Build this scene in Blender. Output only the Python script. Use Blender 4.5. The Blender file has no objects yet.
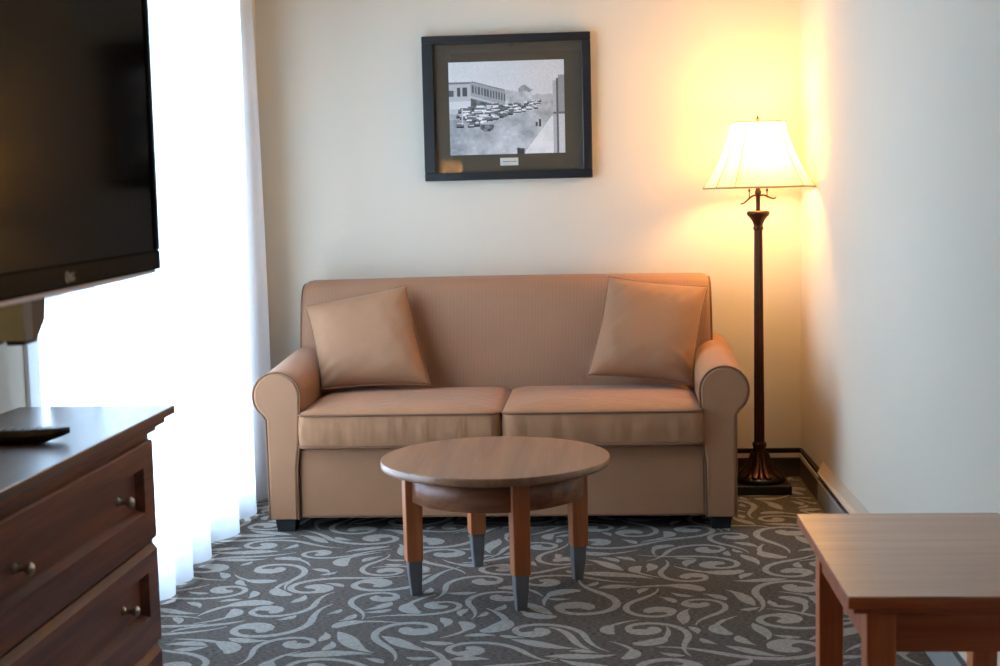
import bpy, bmesh, math, random
from mathutils import Vector, Matrix
random.seed(7)
D = bpy.data
SC = bpy.context.scene
COL = SC.collection
PI = math.pi

# ------------------------------------------------------------------ materials
def s2l(c):
    def f(v):
        v /= 255.0
        return v/12.92 if v <= .04045 else ((v+.055)/1.055)**2.4
    return (f(c[0]), f(c[1]), f(c[2]), 1)

def new_mat(name):
    m = D.materials.new(name); m.use_nodes = True
    nt = m.node_tree; nt.nodes.clear()
    out = nt.nodes.new('ShaderNodeOutputMaterial')
    return m, nt, out

def N(nt, typ, **kw):
    n = nt.nodes.new(typ)
    for k, v in kw.items():
        if k.startswith('i_'):
            n.inputs[k[2:].replace('_', ' ')].default_value = v
        else:
            setattr(n, k, v)
    return n

def mixrgb(nt, fac, a, b):
    n = nt.nodes.new('ShaderNodeMix'); n.data_type = 'RGBA'
    if hasattr(fac, 'links'): nt.links.new(fac, n.inputs[0])
    else: n.inputs[0].default_value = fac
    for v, k in ((a, 6), (b, 7)):
        if hasattr(v, 'links'): nt.links.new(v, n.inputs[k])
        else: n.inputs[k].default_value = v
    return n.outputs[2]

def coords(nt, scale, rot=(0, 0, 0)):
    tc = N(nt, 'ShaderNodeTexCoord'); mp = N(nt, 'ShaderNodeMapping')
    mp.inputs['Scale'].default_value = scale; mp.inputs['Rotation'].default_value = rot
    nt.links.new(tc.outputs['Object'], mp.inputs['Vector'])
    return mp.outputs['Vector']

def mat_plain(name, rgb, rough=.5, metal=0, var=.08, nscale=20, bump=0, bscale=200, spec=.5, coat=0):
    m, nt, out = new_mat(name)
    b = N(nt, 'ShaderNodeBsdfPrincipled'); b.inputs['Roughness'].default_value = rough
    b.inputs['Metallic'].default_value = metal; b.inputs['Specular IOR Level'].default_value = spec
    b.inputs['Coat Weight'].default_value = coat
    c = s2l(rgb); v = coords(nt, (1, 1, 1))
    nz = N(nt, 'ShaderNodeTexNoise'); nz.inputs['Scale'].default_value = nscale; nz.inputs['Detail'].default_value = 4
    nt.links.new(v, nz.inputs['Vector'])
    d = tuple(x*(1-var) for x in c[:3])+(1,); e = tuple(min(1, x*(1+var)) for x in c[:3])+(1,)
    nt.links.new(mixrgb(nt, nz.outputs['Fac'], d, e), b.inputs['Base Color'])
    if bump:
        n2 = N(nt, 'ShaderNodeTexNoise'); n2.inputs['Scale'].default_value = bscale; n2.inputs['Detail'].default_value = 3
        nt.links.new(v, n2.inputs['Vector'])
        bp = N(nt, 'ShaderNodeBump'); bp.inputs['Strength'].default_value = bump; bp.inputs['Distance'].default_value = .002
        nt.links.new(n2.outputs['Fac'], bp.inputs['Height']); nt.links.new(bp.outputs['Normal'], b.inputs['Normal'])
    nt.links.new(b.outputs[0], out.inputs[0])
    return m

def mat_wood(name, dark, light, axis=0, rough=.35, scale=1.0, spec=.5, coat=0):
    m, nt, out = new_mat(name)
    b = N(nt, 'ShaderNodeBsdfPrincipled'); b.inputs['Roughness'].default_value = rough
    b.inputs['Specular IOR Level'].default_value = spec; b.inputs['Coat Weight'].default_value = coat
    sc = [26*scale]*3; sc[axis] = 1.6*scale
    v = coords(nt, sc)
    n1 = N(nt, 'ShaderNodeTexNoise'); n1.inputs['Scale'].default_value = 1.0; n1.inputs['Detail'].default_value = 6
    n1.inputs['Roughness'].default_value = .6; n1.inputs['Distortion'].default_value = .6
    nt.links.new(v, n1.inputs['Vector'])
    sc2 = [160*scale]*3; sc2[axis] = 5*scale
    v2 = coords(nt, sc2)
    n2 = N(nt, 'ShaderNodeTexNoise'); n2.inputs['Scale'].default_value = 1.0; n2.inputs['Detail'].default_value = 2
    nt.links.new(v2, n2.inputs['Vector'])
    ramp = N(nt, 'ShaderNodeValToRGB'); ramp.color_ramp.elements[0].position = .36; ramp.color_ramp.elements[1].position = .66
    ramp.color_ramp.elements[0].color = s2l(dark); ramp.color_ramp.elements[1].color = s2l(light)
    nt.links.new(n1.outputs['Fac'], ramp.inputs['Fac'])
    mth = N(nt, 'ShaderNodeMath', operation='MULTIPLY'); mth.inputs[1].default_value = .45
    nt.links.new(n2.outputs['Fac'], mth.inputs[0])
    nt.links.new(mixrgb(nt, mth.outputs[0], ramp.outputs['Color'], s2l(tuple(int(x*.8) for x in dark))), b.inputs['Base Color'])
    bp = N(nt, 'ShaderNodeBump'); bp.inputs['Strength'].default_value = .06; bp.inputs['Distance'].default_value = .001
    nt.links.new(n2.outputs['Fac'], bp.inputs['Height']); nt.links.new(bp.outputs['Normal'], b.inputs['Normal'])
    nt.links.new(b.outputs[0], out.inputs[0])
    return m

def mat_fabric(name, rgb, ribs=0.0, rib_scale=60, wrinkle=.0):
    m, nt, out = new_mat(name)
    b = N(nt, 'ShaderNodeBsdfPrincipled'); b.inputs['Roughness'].default_value = .75
    b.inputs['Specular IOR Level'].default_value = .25
    b.inputs['Sheen Weight'].default_value = .12; b.inputs['Sheen Roughness'].default_value = .4
    c = s2l(rgb)
    v = coords(nt, (1, 1, 1))
    nz = N(nt, 'ShaderNodeTexNoise'); nz.inputs['Scale'].default_value = 9; nz.inputs['Detail'].default_value = 5
    nt.links.new(v, nz.inputs['Vector'])
    base = mixrgb(nt, nz.outputs['Fac'], tuple(x*.93 for x in c[:3])+(1,), tuple(x*1.07 for x in c[:3])+(1,))
    weave = N(nt, 'ShaderNodeTexNoise'); weave.inputs['Scale'].default_value = 420; weave.inputs['Detail'].default_value = 2
    nt.links.new(v, weave.inputs['Vector'])
    h = weave.outputs['Fac']
    bp = N(nt, 'ShaderNodeBump'); bp.inputs['Strength'].default_value = .18; bp.inputs['Distance'].default_value = .0015
    nt.links.new(h, bp.inputs['Height']); nrm = bp.outputs['Normal']
    if ribs:
        w = N(nt, 'ShaderNodeTexWave', wave_type='BANDS', bands_direction='X'); w.inputs['Scale'].default_value = rib_scale/ (2*PI) * 1.0
        w.inputs['Distortion'].default_value = .35; w.inputs['Detail'].default_value = 1; w.inputs['Detail Scale'].default_value = .6
        nt.links.new(v, w.inputs['Vector'])
        base = mixrgb(nt, w.outputs['Fac'], mixrgb(nt, ribs, base, tuple(x*.45 for x in c[:3])+(1,)), base)
        b2 = N(nt, 'ShaderNodeBump'); b2.inputs['Strength'].default_value = .25; b2.inputs['Distance'].default_value = .002
        nt.links.new(w.outputs['Fac'], b2.inputs['Height']); nt.links.new(nrm, b2.inputs['Normal']); nrm = b2.outputs['Normal']
    if wrinkle:
        v3 = coords(nt, (26, 26, 5))
        n3 = N(nt, 'ShaderNodeTexNoise'); n3.inputs['Scale'].default_value = 1; n3.inputs['Detail'].default_value = 1.5
        nt.links.new(v3, n3.inputs['Vector'])
        b3 = N(nt, 'ShaderNodeBump'); b3.inputs['Strength'].default_value = wrinkle; b3.inputs['Distance'].default_value = .02
        nt.links.new(n3.outputs['Fac'], b3.inputs['Height']); nt.links.new(nrm, b3.inputs['Normal']); nrm = b3.outputs['Normal']
    nt.links.new(base, b.inputs['Base Color']); nt.links.new(nrm, b.inputs['Normal'])
    nt.links.new(b.outputs[0], out.inputs[0])
    return m

def mat_carpet(name, c1, c2):
    m, nt, out = new_mat(name)
    b = N(nt, 'ShaderNodeBsdfPrincipled'); b.inputs['Roughness'].default_value = .95; b.inputs['Specular IOR Level'].default_value = .1
    v = coords(nt, (70, 230, 100))
    n1 = N(nt, 'ShaderNodeTexNoise'); n1.inputs['Scale'].default_value = 1; n1.inputs['Detail'].default_value = 3
    nt.links.new(v, n1.inputs['Vector'])
    r = N(nt, 'ShaderNodeValToRGB'); r.color_ramp.elements[0].position = .35; r.color_ramp.elements[1].position = .65
    r.color_ramp.elements[0].color = s2l(c1); r.color_ramp.elements[1].color = s2l(c2)
    nt.links.new(n1.outputs['Fac'], r.inputs['Fac'])
    nt.links.new(r.outputs['Color'], b.inputs['Base Color'])
    bp = N(nt, 'ShaderNodeBump'); bp.inputs['Strength'].default_value = .5; bp.inputs['Distance'].default_value = .003
    nt.links.new(n1.outputs['Fac'], bp.inputs['Height']); nt.links.new(bp.outputs['Normal'], b.inputs['Normal'])
    nt.links.new(b.outputs[0], out.inputs[0])
    return m

def mat_sheer(name, rgb, transp, diff):
    m, nt, out = new_mat(name)
    tl = N(nt, 'ShaderNodeBsdfTranslucent'); df = N(nt, 'ShaderNodeBsdfDiffuse'); tp = N(nt, 'ShaderNodeBsdfTransparent')
    v = coords(nt, (300, 300, 300)); nz = N(nt, 'ShaderNodeTexNoise'); nz.inputs['Scale'].default_value = 1
    nt.links.new(v, nz.inputs['Vector'])
    c = s2l(rgb); col = mixrgb(nt, nz.outputs['Fac'], tuple(x*.94 for x in c[:3])+(1,), c)
    nt.links.new(col, tl.inputs[0]); nt.links.new(col, df.inputs[0])
    m1 = N(nt, 'ShaderNodeMixShader'); m1.inputs[0].default_value = diff
    nt.links.new(tl.outputs[0], m1.inputs[1]); nt.links.new(df.outputs[0], m1.inputs[2])
    m2 = N(nt, 'ShaderNodeMixShader'); m2.inputs[0].default_value = transp
    nt.links.new(m1.outputs[0], m2.inputs[1]); nt.links.new(tp.outputs[0], m2.inputs[2])
    nt.links.new(m2.outputs[0], out.inputs[0])
    return m

def mat_pane(name, ior=1.5, rough=0.0):
    m, nt, out = new_mat(name)
    tp = N(nt, 'ShaderNodeBsdfTransparent'); gl = N(nt, 'ShaderNodeBsdfGlossy'); gl.inputs['Roughness'].default_value = rough
    fr = N(nt, 'ShaderNodeFresnel'); fr.inputs['IOR'].default_value = ior
    mx = N(nt, 'ShaderNodeMixShader')
    ge = N(nt, 'ShaderNodeNewGeometry'); su = N(nt, 'ShaderNodeMath', operation='SUBTRACT'); su.inputs[0].default_value = 1
    mu = N(nt, 'ShaderNodeMath', operation='MULTIPLY')
    nt.links.new(ge.outputs['Backfacing'], su.inputs[1]); nt.links.new(su.outputs[0], mu.inputs[0]); nt.links.new(fr.outputs[0], mu.inputs[1])
    nt.links.new(mu.outputs[0], mx.inputs[0]); nt.links.new(tp.outputs[0], mx.inputs[1]); nt.links.new(gl.outputs[0], mx.inputs[2])
    nt.links.new(mx.outputs[0], out.inputs[0])
    return m

def mat_print(name):
    m, nt, out = new_mat(name)
    b = N(nt, 'ShaderNodeBsdfPrincipled'); b.inputs['Roughness'].default_value = .5
    a = N(nt, 'ShaderNodeVertexColor', layer_name='print')
    nt.links.new(a.outputs['Color'], b.inputs['Base Color']); nt.links.new(b.outputs[0], out.inputs[0])
    return m

def mat_gloss_black(name, rgb, refl, rough):
    m, nt, out = new_mat(name)
    d = N(nt, 'ShaderNodeBsdfDiffuse'); g = N(nt, 'ShaderNodeBsdfGlossy'); g.inputs['Roughness'].default_value = rough
    v = coords(nt, (1, 1, 1)); nz = N(nt, 'ShaderNodeTexNoise'); nz.inputs['Scale'].default_value = 3; nt.links.new(v, nz.inputs['Vector'])
    c = s2l(rgb); nt.links.new(mixrgb(nt, nz.outputs['Fac'], c, tuple(x*1.1 for x in c[:3])+(1,)), d.inputs[0])
    mx = N(nt, 'ShaderNodeMixShader'); mx.inputs[0].default_value = refl
    nt.links.new(d.outputs[0], mx.inputs[1]); nt.links.new(g.outputs[0], mx.inputs[2]); nt.links.new(mx.outputs[0], out.inputs[0])
    return m

def mat_emit(name, rgb, strength):
    m, nt, out = new_mat(name)
    e = N(nt, 'ShaderNodeEmission'); e.inputs[0].default_value = s2l(rgb); e.inputs[1].default_value = strength
    nt.links.new(e.outputs[0], out.inputs[0]); return m

M = dict(
    brown_wall=mat_plain('brown_wall_paint', (112, 88, 66), .85, var=.03, nscale=3),
    wall=mat_plain('wall_paint', (216, 205, 186), .85, var=.02, nscale=3, bump=.05, bscale=350, spec=.2),
    ceil=mat_plain('ceiling_paint', (225, 220, 212), .9, var=.02),
    white=mat_plain('white_paint', (225, 226, 226), .5, var=.02),
    heater=mat_plain('heater_enamel', (196, 182, 164), .45, var=.03),
    heater_grey=mat_plain('heater_grey', (150, 146, 140), .5, var=.05),
    slot=mat_plain('heater_slot', (18, 16, 15), .8),
    base=mat_plain('baseboard_shade_brown', (74, 58, 46), .5, var=.1),  # shade under the hood is put into this brown
    carpet=mat_carpet('carpet_ground', (62, 55, 50), (106, 97, 90)),
    vine=mat_carpet('carpet_vine', (126, 121, 114), (162, 156, 148)),
    fabric=mat_fabric('tan_fabric', (157, 111, 79), wrinkle=.0),
    cush=mat_fabric('cushion_fabric', (157, 110, 76), wrinkle=.25),
    ribbed=mat_fabric('ribbed_fabric', (167, 122, 92), ribs=.5, rib_scale=340),
    pillow=mat_fabric('pillow_fabric', (154, 111, 80), wrinkle=.08),
    piping=mat_fabric('piping_fabric', (118, 80, 56)),
    black=mat_plain('black_wood', (20, 19, 20), .5),
    ctop=mat_wood('table_top_wood', (132, 90, 62), (162, 118, 86), axis=1, rough=.33, scale=.8, spec=.7),
    cside=mat_wood('table_side_wood', (116, 66, 40), (164, 104, 68), axis=0, rough=.4),
    cleg=mat_wood('table_leg_wood', (168, 92, 48), (204, 124, 74), axis=2, rough=.4),
    cap=mat_plain('grey_leg_cap', (112, 112, 116), .45, metal=.3),
    etop=mat_wood('end_table_top_wood', (172, 132, 106), (200, 162, 132), axis=0, rough=.30, scale=.7, spec=.9),
    eside=mat_wood('end_table_side_wood', (178, 92, 54), (214, 126, 80), axis=0, rough=.4),
    eleg=mat_wood('end_table_leg_wood', (200, 108, 60), (232, 144, 92), axis=2, rough=.4),
    dtop=mat_wood('dresser_top_wood', (70, 44, 36), (96, 64, 52), axis=1, rough=.33, spec=.7),
    dark=mat_wood('dresser_wood', (88, 42, 30), (138, 74, 50), axis=1, rough=.38),
    nickel=mat_plain('brushed_nickel', (200, 192, 180), .28, metal=1),
    bronze=mat_plain('bronze', (74, 44, 28), .35, metal=.75, var=.25, nscale=40),
    plinth=mat_plain('dark_plinth', (24, 18, 16), .35),
    shade=mat_sheer('lamp_shade_cloth', (250, 236, 206), .08, .22),
    seam=mat_plain('shade_trim', (186, 166, 132), .7),
    sheer=mat_sheer('sheer_curtain_cloth', (240, 242, 245), .12, .40),
    pane=mat_pane('window_glass'), pglass=mat_pane('picture_glass', 1.5),
    frame=mat_plain('black_frame', (22, 22, 24), .4),
    mat=mat_plain('brown_mat', (92, 80, 66), .9, var=.04, spec=.1),
    print=mat_print('photo_print'), plaque=mat_plain('plaque_white', (214, 206, 192), .5),
    ink=mat_plain('ink', (90, 84, 78), .8),
    tvcase=mat_gloss_black('tv_case', (13, 12, 14), .022, .25), screen=mat_gloss_black('tv_screen', (11, 10, 10), .028, .09),
    silver=mat_plain('tv_silver_trim', (205, 203, 214), .3, metal=.2),
    logo=mat_plain('tv_logo', (190, 188, 186), .4), red=mat_plain('tv_red', (120, 30, 40), .4),
    mount=mat_plain('mount_dark', (52, 50, 52), .5), mount2=mat_plain('mount_side', (96, 116, 136), .45),
    remote=mat_plain('remote_black', (26, 26, 30), .4), button=mat_plain('remote_button', (150, 150, 152), .5),
    bulb=mat_emit('warm_bulb', (255, 214, 150), 30), ceramic=mat_plain('lamp_ceramic', (120, 84, 52), .35),
)

# ------------------------------------------------------------------ mesh building
class MB:
    def __init__(s): s.v = []; s.f = []; s.m = []; s.sm = []
    def add(s, vs, fs, mi=0, smooth=False):
        o = len(s.v); s.v += [tuple(p) for p in vs]
        for f in fs: s.f.append([i+o for i in f]); s.m.append(mi); s.sm.append(smooth)
        return s
    def box(s, x0, x1, y0, y1, z0, z1, mi=0):
        vs = [(x, y, z) for z in (z0, z1) for y in (y0, y1) for x in (x0, x1)]
        return s.add(vs, [(0, 2, 3, 1), (4, 5, 7, 6), (0, 1, 5, 4), (2, 6, 7, 3), (0, 4, 6, 2), (1, 3, 7, 5)], mi)
    def loft(s, rings, mi=0, cap=True, smooth=True, closed=True):
        n = len(rings[0]); vs = [p for r in rings for p in r]; fs = []
        for i in range(len(rings)-1):
            for j in range(n if closed else n-1):
                k = (j+1) % n
                fs.append((i*n+j, i*n+k, (i+1)*n+k, (i+1)*n+j))
        s.add(vs, fs, mi, smooth)
        if cap:
            s.add(rings[0], [tuple(range(n))[::-1]], mi); s.add(rings[-1], [tuple(range(n))], mi)
        return s
    def tube(s, pts, r, n=8, mi=0, loop=False, cap=True):
        P = [Vector(p) for p in pts]; rings = []; L = len(P); prev = None
        R = r if hasattr(r, '__len__') else [r]*L
        for i in range(L):
            a = P[(i-1) % L] if (loop or i) else P[0]
            b = P[(i+1) % L] if (loop or i < L-1) else P[-1]
            t = (b-a).normalized()
            if prev is None:
                u = t.orthogonal().normalized()
            else:
                u = (prev - t*prev.dot(t)); u = u.normalized() if u.length > 1e-6 else t.orthogonal().normalized()
            prev = u; w = t.cross(u)
            rings.append([P[i]+(u*math.cos(2*PI*k/n)+w*math.sin(2*PI*k/n))*R[i] for k in range(n)])
        if loop: rings.append(rings[0])
        return s.loft(rings, mi, cap and not loop)
    def lathe(s, prof, c=(0, 0), n=40, mi=0, smooth=True, flute=None, ph=0):
        rings = []
        for r, z in prof:
            ring = []
            for k in range(n):
                a = 2*PI*k/n+ph
                rr = r if flute is None else r*(1-flute[0]*(.5+.5*math.cos(flute[1]*a)))
                ring.append((c[0]+rr*math.cos(a), c[1]+rr*math.sin(a), z))
            rings.append(ring)
        return s.loft(rings, mi, True, smooth)

def mkobj(name, mb, mats, parent=None, bevel=0, local=False, weld=False, seg=2, subsurf=0):
    me = D.meshes.new(name)
    off = Vector((0, 0, 0))
    if parent is not None and not local:
        q = parent
        while q is not None: off += q.location; q = q.parent
    me.from_pydata([tuple(Vector(p)-off) for p in mb.v], [], mb.f)
    if not isinstance(mats, (list, tuple)): mats = [mats]
    for m in mats: me.materials.append(M[m] if isinstance(m, str) else m)
    me.polygons.foreach_set('material_index', mb.m); me.polygons.foreach_set('use_smooth', mb.sm)
    bm = bmesh.new(); bm.from_mesh(me)
    if weld: bmesh.ops.remove_doubles(bm, verts=bm.verts, dist=1e-5)
    if weld != 'keep': bmesh.ops.recalc_face_normals(bm, faces=bm.faces)
    bm.to_mesh(me); bm.free(); me.update()
    o = D.objects.new(name, me); COL.objects.link(o)
    if parent is not None: o.parent = parent
    if bevel:
        b = o.modifiers.new('bevel', 'BEVEL'); b.width = bevel; b.segments = seg; b.limit_method = 'ANGLE'; b.angle_limit = math.radians(40)
        b.harden_normals = False
    if subsurf:
        b = o.modifiers.new('sub', 'SUBSURF'); b.levels = subsurf; b.render_levels = subsurf
    return o

def tag(o, label, cat, group=None):
    o['label'] = label; o['category'] = cat
    if group: o['group'] = group
    return o
def thing(name, loc, label, cat, group=None, rz=0):
    o = D.objects.new(name, None); COL.objects.link(o); o.location = loc; o.rotation_euler = (0, 0, rz); o.empty_display_size = .1
    return tag(o, label, cat, group)
def struct(name, mb, mats, **kw):
    o = mkobj(name, mb, mats, **kw); o['kind'] = 'structure'; return o

# ------------------------------------------------------------------ the room
XL, XR, YB, YF, ZC = -1.48, .99, 6.05, -2.2, 2.7
T = .12
WY0, WY1, WZ0, WZ1 = 3.52, 5.55, .06, 2.02      # patio window behind the sheer curtain
struct('wall_back', MB().box(XL-T, XR+T, YB, YB+T, 0, ZC), 'wall')
def xr(y): return .860+(YB-y)*.0147          # the right wall is a touch out of square
b = MB().loft([[(xr(y), y, z0), (xr(y)+T, y, z0), (xr(y)+T, y, z1), (xr(y), y, z1)] for y, z0, z1 in ((YF, 0, ZC), (YB, 0, ZC))], 0, True, False)
struct('wall_right', b, 'wall')
b = MB()
b.box(XL-T, XL, YF, WY0, 0, ZC).box(XL-T, XL, WY1, YB, 0, ZC).box(XL-T, XL, WY0, WY1, WZ1, ZC).box(XL-T, XL, WY0, WY1, 0, WZ0)
struct('wall_left', b, 'wall')
struct('wall_front', MB().box(XL-T, XR+T, YF-T, YF, 0, ZC), 'brown_wall')
struct('ceiling', MB().box(XL-T, XR+T, YF-T, YB+T, ZC, ZC+.1), 'ceil')

def window(name, axis, c, u0, u1, z0, z1, nmull, depth=.07):
    # frame with mullions (structure) and its panes; axis 'x' = plane of constant x
    fr = MB(); w = .055
    def bb(a0, a1, q0, q1):
        if axis == 'x': fr.box(c-depth/2, c+depth/2, a0, a1, q0, q1)
        else: fr.box(a0, a1, c-depth/2, c+depth/2, q0, q1)
    bb(u0, u1, z0, z0+w); bb(u0, u1, z1-w, z1); bb(u0, u0+w, z0+w, z1-w); bb(u1-w, u1, z0+w, z1-w)
    for k in range(1, nmull+1):
        m = u0+(u1-u0)*k/(nmull+1); bb(m-.03, m+.03, z0+w, z1-w)
    f = struct(name, fr, 'white')
    pn = MB()
    for k in range(nmull+1):
        a0 = u0+(u1-u0)*k/(nmull+1)+.03; a1 = u0+(u1-u0)*(k+1)/(nmull+1)-.03
        if axis == 'x': pn.box(c-.003, c+.003, a0, a1, z0+w, z1-w)
        else: pn.box(a0, a1, c-.003, c+.003, z0+w, z1-w)
    mkobj('pane', pn, 'pane', f)
    return f
window('window_1', 'x', XL-.06, WY0, WY1, WZ0, WZ1, 1)
# white casing round the patio window
b = MB(); e = .012
b.box(XL, XL+e, WY0-.075, WY0, 0, WZ1+.1).box(XL, XL+e, WY1, WY1+.1, 0, WZ1+.1).box(XL, XL+e, WY0, WY1, WZ1, WZ1+.1)
struct('trim_1', b, 'white', bevel=.003)

# ---- baseboard cover along the back wall: cap, dark groove, cream strip, lower panel coloured dark for the hood's shade
b = MB()
x0, x1 = XL, .858
b.box(x0, x1, 6.036, YB, .083, .122, 2)
b.box(x0, x1, 6.028, YB, .116, .124, 2).box(x0, x1, 6.026, YB, .085, .104, 1).box(x0, x1, 6.030, YB, 0, .085, 0)
b.box(x0, x1, 6.024, YB, .078, .086, 0)
struct('baseboard_back', b, ['base', 'heater', 'slot'])
# the same cover turns the corner for a short length on the right wall
b = MB(); yb0 = 5.52
def bx(x0, z0, z1, mi):
    b.loft([[(x0, y, z0), (xr(y)-.0005, y, z0), (xr(y)-.0005, y, z1), (x0, y, z1)] for y in (yb0, 6.024)], mi, True, False)
bx(.854, .104, .118, 2); bx(.849, .118, .126, 2); bx(.848, .085, .104, 1); bx(.851, 0, .085, 0)
struct('baseboard_right', b, ['base', 'heater', 'slot'])
# left wall baseboard (behind curtain / dresser)
struct('baseboard_left', MB().box(XL, XL+.012, YF, WY0-.12, 0, .09), 'white')

# ---- baseboard heater on the right wall
h = thing('baseboard_heater', (.875, 4.0, 0), 'long low cream baseboard heater with a dark slot along the right wall', 'heater')
ya, yb = 1.2, yb0-.002
def prof(pts, mi=0):
    return MB().loft([[(x if x < .95 else xr(y)-.0005, y, z) for x, z in pts] for y in (ya, yb)], mi, True, False)
mkobj('hood', prof([(XR-.001, .168), (.850, .126), (.846, .119), (.856, .117), (XR-.001, .119)]), 'heater', h, bevel=.001)
mkobj('slot', prof([(.866, .088), (.866, .119), (XR-.001, .119), (XR-.001, .088)]), 'slot', h)
mkobj('front_panel', prof([(.848, .004), (.848, .088), (.853, .092), (XR-.001, .089), (XR-.001, .004)]), 'heater_grey', h, bevel=.001)

# ------------------------------------------------------------------ carpet with vine scrolls
def floor():
    b = MB()
    b.box(XL, XR, YF, YB, -.05, 0, 0)
    cnt = [0]
    def ribbon(pts, ws):
        z = .0006+.00001*(cnt[0] % 60); cnt[0] += 1
        L = []; n = len(pts)
        for i in range(n):
            a = pts[max(0, i-1)]; c = pts[min(n-1, i+1)]
            tx, ty = c[0]-a[0], c[1]-a[1]; d = math.hypot(tx, ty) or 1
            nx, ny = -ty/d, tx/d; w = ws[i]/2
            L.append(((pts[i][0]+nx*w, pts[i][1]+ny*w, z), (pts[i][0]-nx*w, pts[i][1]-ny*w, z)))
        # clip to the floor
        vs = []; fs = []
        for l, r in L: vs += [l, r]
        for i in range(n-1):
            q = [vs[2*i], vs[2*i+1], vs[2*i+3], vs[2*i+2]]
            if all(XL < p[0] < .845 and 1.2 < p[1] < 6.02 for p in q): fs.append((2*i, 2*i+1, 2*i+3, 2*i+2))
        b.add(vs, fs, 1)
    def clothoid(x, y, a, L, k0, k1, w0, wm, w1, n=26, peak=.6):
        # a stroke whose curvature runs from k0 to k1 and whose width swells
        pts = []; ws = []
        for i in range(n+1):
            t = i/n
            pts.append((x, y))
            w = (w0+(wm-w0)*math.sin(min(t/peak, 1)*PI/2)**1.5) if t < peak else (w1+(wm-w1)*math.cos((t-peak)/(1-peak)*PI/2)**.8)
            ws.append(w)
            k = k0+(k1-k0)*t*t
            a += k*L/n; x += math.cos(a)*L/n; y += math.sin(a)*L/n
        ribbon(pts, ws)
        return x, y, a
    def spiral(x, y, a, s, sg):
        # tendril ending in a fat comma-shaped head
        n = 34; L = .62*s; pts = []; ws = []
        for i in range(n+1):
            t = i/n
            pts.append((x, y))
            ws.append(s*(.018+.012*t + (.050*math.sin((t-.72)/.28*PI)**.8 if t > .72 else 0)) * (1 if t > .06 else .5+t*8))
            k = sg*(4+13*t**1.3)/s
            a += k*L/n; x += math.cos(a)*L/n; y += math.sin(a)*L/n
        ribbon(pts, ws)
    rnd = random.Random(21)
    # strokes are packed like a damask: a candidate is kept only where it leaves a gap to its neighbours
    RES = .009; occ = set()
    def cells(pts, ws, pad):
        out = set()
        for (x, y), w in zip(pts, ws):
            r = w*.58+pad; k = int(r/RES)+1; ci, cj = int(x/RES), int(y/RES)
            for a in range(-k, k+1):
                for c in range(-k, k+1):
                    if (a*RES)**2+(c*RES)**2 <= r*r: out.add((ci+a, cj+c))
        return out
    def attempt(pts, ws):
        if any(q in occ for q in cells(pts[::2], ws[::2], .003)): return False
        occ.update(cells(pts, ws, .0)); ribbon([(x*1.2, y) for x, y in pts], [w*1.16 for w in ws]); return True
    def stroke(x, y, a, L, kf, wf, n):
        pts = []; ws = []
        for i in range(n+1):
            t = i/n; pts.append((x, y)); ws.append(wf(t)); k = kf(t)
            a += k*L/n; x += math.cos(a)*L/n; y += math.sin(a)*L/n
        return pts, ws
    def curl():
        sg = rnd.choice((-1, 1)); s = rnd.uniform(.68, 1.0)
        return (.66*s, lambda t: sg*(-7*(1-t/.28) if t < .28 else 5+32*((t-.28)/.72)**2.0)/s,
                lambda t: s*(.004+.018*min(1, t/.25) if t < .80 else .020+.042*math.sin((t-.80)/.20*PI)**.7), 46)
    def comma():
        sg = rnd.choice((-1, 1)); s = rnd.uniform(.7, 1.15)
        return (.24*s, lambda t: sg*(3+16*t*t)/s, lambda t: s*(.004+.012*min(1, t/.3)+(.036*math.sin((t-.5)/.5*PI)**.8 if t > .5 else 0)), 22)
    def leaf():
        sg = rnd.choice((-1, 1)); s = rnd.uniform(.7, 1.2)
        return (.21*s, lambda t: sg*(-5+14*t)/s, lambda t: s*(.003+.042*math.sin(t**.8*PI)**1.2), 20)
    def tendril():
        sg = rnd.choice((-1, 1)); s = rnd.uniform(.7, 1.2)
        return (.26*s, lambda t: sg*(9-20*t)/s, lambda t: s*(.003+.020*math.sin(t*PI)**.6), 22)
    def small():
        sg = rnd.choice((-1, 1)); s = rnd.uniform(.6, 1.1)
        return (.10*s, lambda t: sg*10/s, lambda t: s*(.003+.030*math.sin(t**1.3*PI)), 12)
    for kind, tries in ((curl, 4500), (comma, 3500), (leaf, 3500), (tendril, 4000), (comma, 3500), (leaf, 2500), (small, 6000)):
        for _ in range(tries):
            x, y = rnd.uniform(XL/1.2, .85/1.2), rnd.uniform(2.0, 6.02)
            attempt(*stroke(x, y, rnd.uniform(0, 2*PI), *kind()))
    f = struct('floor', b, ['carpet', 'vine'], weld='keep')
    return f
floor()

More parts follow.
